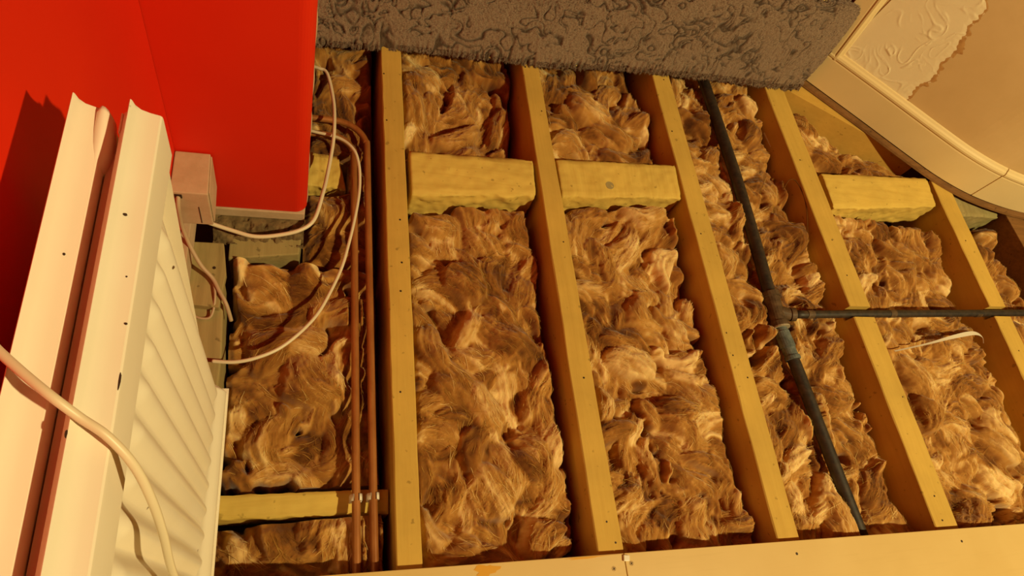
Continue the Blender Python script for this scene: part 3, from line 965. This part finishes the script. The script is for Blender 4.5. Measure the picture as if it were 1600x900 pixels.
# carved pile pattern
q1, q2 = UU, Yc * 0.9 + Zc * 0.9
wx = q1 * 21 + 1.3 * NZ(q1 * 27, q2 * 27); wy = q2 * 25 + 1.3 * NZ2(q1 * 27 + 9, q2 * 27)
nn = NZ.fbm(wx, wy, 2)
nn2 = NZ2.fbm(wy * 0.85 + 31.0, wx * 0.85 + 12.0, 2)
gate2 = smoothstep(-0.10, 0.06, NZ.fbm(q1 * 9 + 40, q2 * 13 + 7, 2))
gate = smoothstep(-0.22, -0.04, NZ2.fbm(q1 * 11 + 3, q2 * 11, 2))
groove = np.maximum(np.exp(-(nn / 0.055) ** 2) * gate, np.exp(-(nn2 / 0.050) ** 2) * gate2)
_r = np.random.RandomState(9).rand(nv, nu) - 0.5
_r = (_r + np.roll(_r, 1, 0) + np.roll(_r, 1, 1)) / 1.7
pile = 0.0030 * _r + 0.0016 * NZ2(q1 * 131 + 5.3 * q2, q2 * 117 + 0.37)
edge_fray = smoothstep(0.05, 0.0, VV)
disp = -0.0085 * groove + pile
Yc = Yc - disp * 0.6 - 0.006 * edge_fray * np.abs(NZ(UU * 260, 4.4))
Zc = Zc + disp * 0.8 - 0.010 * edge_fray
P = np.stack([Xc, Yc, Zc], -1)
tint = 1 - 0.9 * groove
croot = empty('carpet', (0.8, 1.32, 0.003), 'grey-brown carved pile carpet pulled back and folded up along the top', 'carpet')
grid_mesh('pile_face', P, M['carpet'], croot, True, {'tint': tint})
# backing: an offset sheet behind the pile
Pb = P[::6, ::12].copy()
Pb[..., 1] += 0.012; Pb[..., 2] -= 0.004
Pb[..., 2] = np.maximum(Pb[..., 2], 0.003)
bk = grid_mesh('backing', Pb, M['jute'], croot); bk['label'] = 'yellowish jute backing'

# tufts of the pile as short blades
def blades(name, base, direc, length, width, tintv, m, parent, seed):
    rs = np.random.RandomState(seed)
    n = len(base)
    side = np.cross(direc, rs.randn(n, 3)); side /= np.linalg.norm(side, axis=1)[:, None] + 1e-9
    tip = base + direc * length[:, None]
    Vv = np.stack([base - side * width[:, None], base + side * width[:, None], tip], 1).reshape(-1, 3)
    F = np.arange(n * 3).reshape(n, 3)
    o = raw_mesh(name, Vv, F, m, parent, False, {'tint': np.repeat(tintv, 3)})
    return tag(o, kind='stuff')
rs = np.random.RandomState(3)
n = 26000
ii = (rs.rand(n) ** 1.0 * (nv * 0.72)).astype(int); jj = rs.randint(1, nu - 1, n)
ii[:7000] = rs.randint(0, 5, 7000)
B = P[ii, jj]
D = np.stack([rs.randn(n) * 0.45, -0.75 + rs.randn(n) * 0.35, 0.65 + rs.randn(n) * 0.35], -1)
D[:7000, 2] -= 0.9
D /= np.linalg.norm(D, axis=1)[:, None]
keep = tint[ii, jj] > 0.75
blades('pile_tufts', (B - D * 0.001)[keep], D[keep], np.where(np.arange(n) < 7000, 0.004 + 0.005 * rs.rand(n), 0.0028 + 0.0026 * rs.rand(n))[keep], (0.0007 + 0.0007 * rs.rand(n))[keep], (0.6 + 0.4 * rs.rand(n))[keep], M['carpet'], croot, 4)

# floor deck left in place under the carpet
o = panel('floor_2', [(0.016, 1.36), (1.515, 1.50), (1.60, 1.62), (1.60, 2.6), (0.016, 2.6)], 0.0015, 0.0028, M['dark_wood'])
o.name = 'floor_deck'
tag(o, 'old boarding under the folded carpet', kind='structure')

# ------------------------------------------------------------------ mineral wool
RES = 0.0026
STK = np.random.RandomState(77).rand(1024, 1024).astype(np.float32)
for _ in range(2):
    STK = (STK + np.roll(STK, 1, 0) + np.roll(STK, -1, 0)) / 3
STK = STK - STK.mean(); STK /= STK.std()

def batt(label, xl, xr, y0, y1, zb, seed, slump=0.032, lump=1.0, name='insulation_batt', group='mineral wool in the joist bays', left_drop=0.012, dark=0.0, edges=(0.02, 0.02), rise=(0.0, 0.0), clear=()):
    """xl / xr: functions of y giving the bay's sides"""
    rs = np.random.RandomState(seed)
    ny = int((y1 - y0) / RES)
    width = max(xr(y) - xl(y) for y in (y0, (y0 + y1) / 2, y1))
    nx = int(width / RES)
    y = np.linspace(y0, y1, ny)
    L = np.array([xl(a) for a in y])[:, None]; Rr = np.array([xr(a) for a in y])[:, None]
    tt = np.linspace(0, 1, nx)[None, :]
    X = L + (Rr - L) * tt
    Y = np.repeat(y[:, None], nx, 1)
    o1, o2 = rs.rand(2) * 50
    Z0 = zb + 0.020 * NZ.fbm(X * 7 + o1, Y * 7 + o2, 3) * 2
    edge_r = 0.012 + slump * (0.55 + 0.9 * NZ.fbm(Y * 9 + o1, Y * 0 + 3.0, 3))
    dR = Rr - X; dL = X - L
    # ---- tufts
    wX = X + 0.014 * NZ(X * 16 + o2, Y * 16) + 0.002 * NZ2(X * 45, Y * 45 + o1)
    wY = Y + 0.014 * NZ2(X * 16, Y * 16 + o1) + 0.002 * NZ(X * 45 + o2, Y * 45)
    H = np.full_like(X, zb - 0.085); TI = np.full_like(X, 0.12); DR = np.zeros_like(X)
    area = (y1 - y0) * width
    N = int(area * 2100 * lump)
    xm0, xm1 = X.min(), X.max()
    for i in range(N):
        cy = y0 + rs.rand() * (y1 - y0)
        cx = xl(cy) + rs.rand() * (xr(cy) - xl(cy))
        a = 0.014 + 0.066 * rs.rand() ** 2.0; b = a * (0.26 + 0.40 * rs.rand())
        th = math.pi / 2 + 1.9 * float(NZ.fbm(cx * 5 + o2, cy * 5 + o1, 2)) * 2 + rs.randn() * 0.45
        k = rs.randn() * 7
        hg = b * (0.45 + 0.55 * rs.rand())
        R_ = a + 0.022
        i0 = max(0, int((cy - R_ - y0) / (y1 - y0) * (ny - 1))); i1 = min(ny, int((cy + R_ - y0) / (y1 - y0) * (ny - 1)) + 2)
        wl = xl(cy); ww = xr(cy) - wl
        j0 = max(0, int((cx - R_ - wl) / ww * (nx - 1))); j1 = min(nx, int((cx + R_ - wl) / ww * (nx - 1)) + 2)
        if i1 - i0 < 2 or j1 - j0 < 2: continue
        sl = (slice(i0, i1), slice(j0, j1))
        dx = wX[sl] - cx; dy = wY[sl] - cy
        c_, s_ = math.cos(th), math.sin(th)
        s = dx * c_ + dy * s_
        t = -dx * s_ + dy * c_ - k * s * s
        r2 = (s / a) ** 2 + (t / b) ** 2
        m = r2 < 1
        if not m.any(): continue
        q = np.sqrt(np.clip(1 - r2, 0, 1))
        of = rs.randint(0, 1000)
        st = STK[((t * 620).astype(int) + of) % 1024, ((s * 55).astype(int) + of * 3) % 1024]
        zc_ = Z0[sl] - 0.016 + 0.014 * rs.randn()
        z = zc_ + hg * q
        up_ = m & (z > H[sl])
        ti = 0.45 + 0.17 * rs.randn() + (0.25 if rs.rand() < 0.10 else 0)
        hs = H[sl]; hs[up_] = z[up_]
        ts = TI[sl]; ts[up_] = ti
        ds = DR[sl]; ds[up_] = (th + np.clip(2 * k * s, -1.2, 1.2))[up_]
    # ---- thin wisps laid over
    for i in range(int(area * 1500 * lump)):
        iy = rs.randint(2, ny - 2); ix = rs.randint(2, nx - 2)
        cy = Y[iy, ix]; cx = X[iy, ix]
        th = DR[iy, ix] + rs.randn() * 0.35
        a = 0.015 + 0.045 * rs.rand(); b = 0.0020 + 0.0055 * rs.rand()
        k = rs.randn() * 14
        R_ = a + 0.012
        ri = int(R_ / RES) + 1
        sl = (slice(max(0, iy - ri), min(ny, iy + ri)), slice(max(0, ix - ri), min(nx, ix + ri)))
        dx = wX[sl] - wX[iy, ix]; dy = wY[sl] - wY[iy, ix]
        c_, s_ = math.cos(th), math.sin(th)
        s = dx * c_ + dy * s_; t = -dx * s_ + dy * c_ - k * s * s
        r2 = (s / a) ** 2 + (t / b) ** 2
        q = np.clip(1 - r2, 0, 1)
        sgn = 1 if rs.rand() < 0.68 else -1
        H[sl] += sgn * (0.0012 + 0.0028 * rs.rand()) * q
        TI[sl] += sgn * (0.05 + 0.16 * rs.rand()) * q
    # soft blur
    def blur(A, n):
        for _ in range(n):
            Ap = np.pad(A, 1, mode='edge')
            A = 0.4 * A + 0.15 * (Ap[:-2, 1:-1] + Ap[2:, 1:-1] + Ap[1:-1, :-2] + Ap[1:-1, 2:])
        return A
    H = blur(H, 3); TI = blur(TI, 3)
    # combed fibre streaks: noise smeared along the lie of the tufts
    cA = blur(np.cos(2 * DR), 5); sA = blur(np.sin(2 * DR), 5)
    ang0 = 0.5 * np.arctan2(sA, cA)
    ca, sa = np.cos(ang0), np.sin(ang0)
    def lic(src, L):
        acc = src.copy(); cnt = 1.0
        for sg in (1, -1):
            fi = np.repeat(np.arange(ny)[:, None], nx, 1).astype(np.float32); fj = np.repeat(np.arange(nx)[None, :], ny, 0).astype(np.float32)
            pc = ca * sg; ps = sa * sg
            for st_ in range(L):
                fi = fi + ps; fj = fj + pc
                ii_ = np.clip(np.rint(fi).astype(int), 0, ny - 1); jj_ = np.clip(np.rint(fj).astype(int), 0, nx - 1)
                acc += src[ii_, jj_]; cnt += 1
                c2, s2 = ca[ii_, jj_], sa[ii_, jj_]
                d = np.sign(c2 * pc + s2 * ps); d[d == 0] = 1
                pc = c2 * d; ps = s2 * d
        acc /= cnt
        acc -= acc.mean()
        return acc / acc.std()
    fine = lic(rs.rand(ny, nx).astype(np.float32), 9)
    coarse = lic(blur(rs.rand(ny, nx), 5).astype(np.float32), 16)
    patch = 0.5 + NZ.fbm(X * 13 + o2, Y * 13 + o1, 3)
    H += 0.0015 * fine * patch + 0.0016 * coarse + 0.0030 * NZ2.fbm(X * 70 + o2, Y * 70 + o1, 3)
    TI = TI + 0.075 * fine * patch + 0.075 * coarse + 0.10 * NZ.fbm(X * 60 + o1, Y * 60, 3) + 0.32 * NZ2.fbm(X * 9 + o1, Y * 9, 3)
    H += 0.0004 * NZ(X * 230, Y * 230)
    # ---- sides fall away to the joists
    fr = smoothstep(0, 1, np.clip(dR / np.maximum(edge_r, 0.006), 0, 1)) ** 0.6
    fl = smoothstep(0, 1, np.clip(dL / 0.014, 0, 1))
    fe0 = smoothstep(0, 1, np.clip((Y - y0) / max(edges[0], 1e-4), 0, 1)); fe1 = smoothstep(0, 1, np.clip((y1 - Y) / max(edges[1], 1e-4), 0, 1))
    bot = -0.185
    H = bot + (H - bot) * fr
    H = H - left_drop * (1 - fl) - 0.012 * (1 - fe0) - 0.012 * (1 - fe1)
    H = H + rise[0] * np.exp(-(Y - y0) / 0.055) * fr + rise[1] * np.exp(-(y1 - Y) / 0.045) * fr
    for (pts, rad_) in clear:                       # pipes and timbers lie in their own hollows
        for (p, q_) in zip(pts[:-1], pts[1:]):
            p = np.array(p); q_ = np.array(q_)
            d2 = q_[:2] - p[:2]
            t_ = np.clip(((X - p[0]) * d2[0] + (Y - p[1]) * d2[1]) / max(d2 @ d2, 1e-9), 0, 1)
            dist = np.hypot(X - p[0] - d2[0] * t_, Y - p[1] - d2[1] * t_)
            zl = p[2] + (q_[2] - p[2]) * t_ - rad_ - 0.003
            H = np.where(dist < rad_ + 0.005, np.minimum(H, zl - 0.006 * smoothstep(rad_, 0, dist)), H)
    H = np.minimum(H, -0.006)
    H = np.maximum(H, -0.188)
    TI = np.clip(TI - dark, 0.02, 1.0)  # dimmer bays: their shade is put into the wool tint
    P = np.stack([X, Y, H], -1)
    root = empty(name, (float(X.mean()), float(Y.mean()), -0.194), label, 'insulation', group)
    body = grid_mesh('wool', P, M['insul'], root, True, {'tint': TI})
    # skirt down to the ceiling board
    ring = np.concatenate([P[0, :, :], P[1:, -1, :], P[-1, -2::-1, :], P[-2:0:-1, 0, :]])[::3]
    low = ring.copy(); low[:, 2] = -0.194
    sk_ = np.stack([low, ring], 0)
    grid_mesh('wool_side', sk_, M['insul'], root, True, {'tint': np.full(sk_.shape[:2], 0.3)}, closed_u=True)
    # loose fibres combed along the tufts
    nf = int(area * 7500)
    iy = rs.randint(4, ny - 4, nf); ix = rs.randint(4, nx - 4, nf)
    ok = (fr[iy, ix] > 0.85)
    iy, ix = iy[ok], ix[ok]; nf = len(iy)
    ang = ang0[iy, ix] + rs.randn(nf) * 0.22
    ftint = np.clip(TI[iy, ix] + 0.10 + 0.16 * rs.randn(nf), 0.05, 1)
    ln = 0.012 + 0.040 * rs.rand(nf) ** 1.5; cv = rs.randn(nf) * 16
    K = 6
    w0 = 0.00020 + 0.00030 * rs.rand(nf)
    px, py = X[iy, ix].copy(), Y[iy, ix].copy()
    left, right = [], []
    for k in range(K):
        gi = np.clip(((py - y0) / (y1 - y0) * (ny - 1)).astype(int), 0, ny - 1)
        lw = L[gi, 0]; rw = Rr[gi, 0]
        gj = np.clip(((px - lw) / (rw - lw) * (nx - 1)).astype(int), 0, nx - 1)
        pz = H[gi, gj] + 0.0006 + 0.0030 * math.sin(k / (K - 1) * math.pi) * rs.rand(nf)
        pos = np.stack([px, py, np.minimum(pz, -0.002)], -1)
        side = np.stack([-np.sin(ang), np.cos(ang), rs.randn(nf) * 0.2], -1)
        w = w0 * (1 - abs(k / (K - 1) - 0.4) * 1.1)
        left.append(pos + side * w[:, None]); right.append(pos - side * w[:, None])
        px = np.clip(px + np.cos(ang) * ln / K, lw + 0.002, rw - 0.002); py = np.clip(py + np.sin(ang) * ln / K, y0 + 0.001, y1 - 0.001)
        ang = ang + cv * ln / K
    A = np.stack(left, 1); Bb = np.stack(right, 1)
    Vv = np.stack([A, Bb], 2).reshape(-1, 3)
    base = np.arange(nf)[:, None] * (K * 2) + np.arange(K - 1)[None, :] * 2
    F = np.stack([base, base + 1, base + 3, base + 2], -1).reshape(-1, 4)
    fo = raw_mesh('loose_fibres', Vv, F, M['fibre'], root, True, {'tint': np.repeat(ftint, K * 2)})
    tag(fo, kind='stuff')
    return root

def lin(a, b, ya=-0.34, yb=1.75):
    return lambda y: a + (b - a) * (y - ya) / (yb - ya)
g = 0.0035
J1l, J1r = lin(0.182, 0.184), lin(0.226, 0.238)
J2l, J2r = lin(0.570, 0.575), lin(0.628, 0.623)
J3l, J3r = lin(0.996, 1.005), lin(1.054, 1.067)
J4l, J4r = lin(1.468, 1.428), lin(1.540, 1.508)
J5l, J5r = (lambda y: 2.008 + 0.0100 * (y + 0.34)), (lambda y: 2.070 + 0.0214 * (y + 0.34))
def sh(f, d):
    return lambda y: f(y) + d

CU = [([(0.1165, -0.3, -0.03), (0.1165, 0.94, -0.03), (0.105, 0.98, -0.03), (0.07, 1.0, -0.03), (-0.06, 1.0, -0.03)], 0.0085), ([(0.1475, -0.3, -0.03), (0.1475, 0.975, -0.03), (0.13, 1.02, -0.03), (0.08, 1.046, -0.03), (-0.06, 1.046, -0.03)], 0.0085)]
IR = [([(1.214, 0.612, -0.03), (1.227, 1.0, -0.03), (1.219, 1.45, -0.03), (1.214, 1.75, -0.03)], 0.018), ([(1.219, 0.47, -0.03), (1.241, 0.22, -0.03), (1.272, -0.2, -0.03)], 0.0165),
      ([(1.2165, 0.628, -0.03), (1.222, 0.43, -0.03)], 0.0245), ([(1.21, 0.572, -0.024), (1.26, 0.556, -0.016)], 0.020), ([(1.25, 0.556, -0.0135), (1.50, 0.563, -0.013)], 0.0125)]
BR = [([(1.5, 0.563, -0.013), (2.6, 0.591, -0.009)], 0.0125)]
batt('brown insulation below the low noggin, bottom left', lambda y: -0.146, sh(J1l, -g), -0.02, 0.139, -0.062, 1, slump=0.02, clear=CU, rise=(0.02, 0.012))
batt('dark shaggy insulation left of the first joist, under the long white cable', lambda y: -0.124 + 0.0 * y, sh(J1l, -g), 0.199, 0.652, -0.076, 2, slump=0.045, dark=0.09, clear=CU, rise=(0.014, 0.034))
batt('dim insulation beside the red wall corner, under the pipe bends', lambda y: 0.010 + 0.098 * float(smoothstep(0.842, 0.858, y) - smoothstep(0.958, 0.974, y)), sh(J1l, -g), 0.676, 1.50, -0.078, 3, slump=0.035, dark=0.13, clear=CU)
batt('insulation above the rough noggin, between the first and second joists', sh(J1r, g), sh(J2l, -g), 0.980, 1.55, -0.085, 4, slump=0.045, dark=0.05)
batt('long insulation strip between the first and second joists, below the noggin', sh(J1r, g), sh(J2l, -g), -0.01, 0.832, -0.066, 5, slump=0.030, rise=(0.034, 0.024))
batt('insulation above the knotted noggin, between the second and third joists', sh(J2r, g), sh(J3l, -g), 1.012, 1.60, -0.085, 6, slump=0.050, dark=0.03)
batt('long insulation strip between the second and third joists, below the noggin', sh(J2r, g), sh(J3l, -g), -0.02, 0.862, -0.066, 7, slump=0.042, rise=(0.034, 0.022))
batt('long insulation bay beneath the black iron pipe', sh(J3r, g), sh(J4l, -g), -0.04, 1.62, -0.058, 8, slump=0.050, clear=IR, rise=(0.028, 0))
batt('small triangle of insulation between the diagonal trimmer and the pale noggin', sh(J4r, g), lambda y: min(J5l(y) - g, 1.525 + (1.372 - y) / 0.519 - 0.004) if y > 1.125 else J5l(y) - g, 1.078, 1.368, -0.070, 9, slump=0.02)
batt('insulation bay between the notched joist and the rightmost joist', sh(J4r, g), sh(J5l, -g), -0.05, 0.908, -0.068, 10, slump=0.060, clear=BR, rise=(0.030, 0.02))
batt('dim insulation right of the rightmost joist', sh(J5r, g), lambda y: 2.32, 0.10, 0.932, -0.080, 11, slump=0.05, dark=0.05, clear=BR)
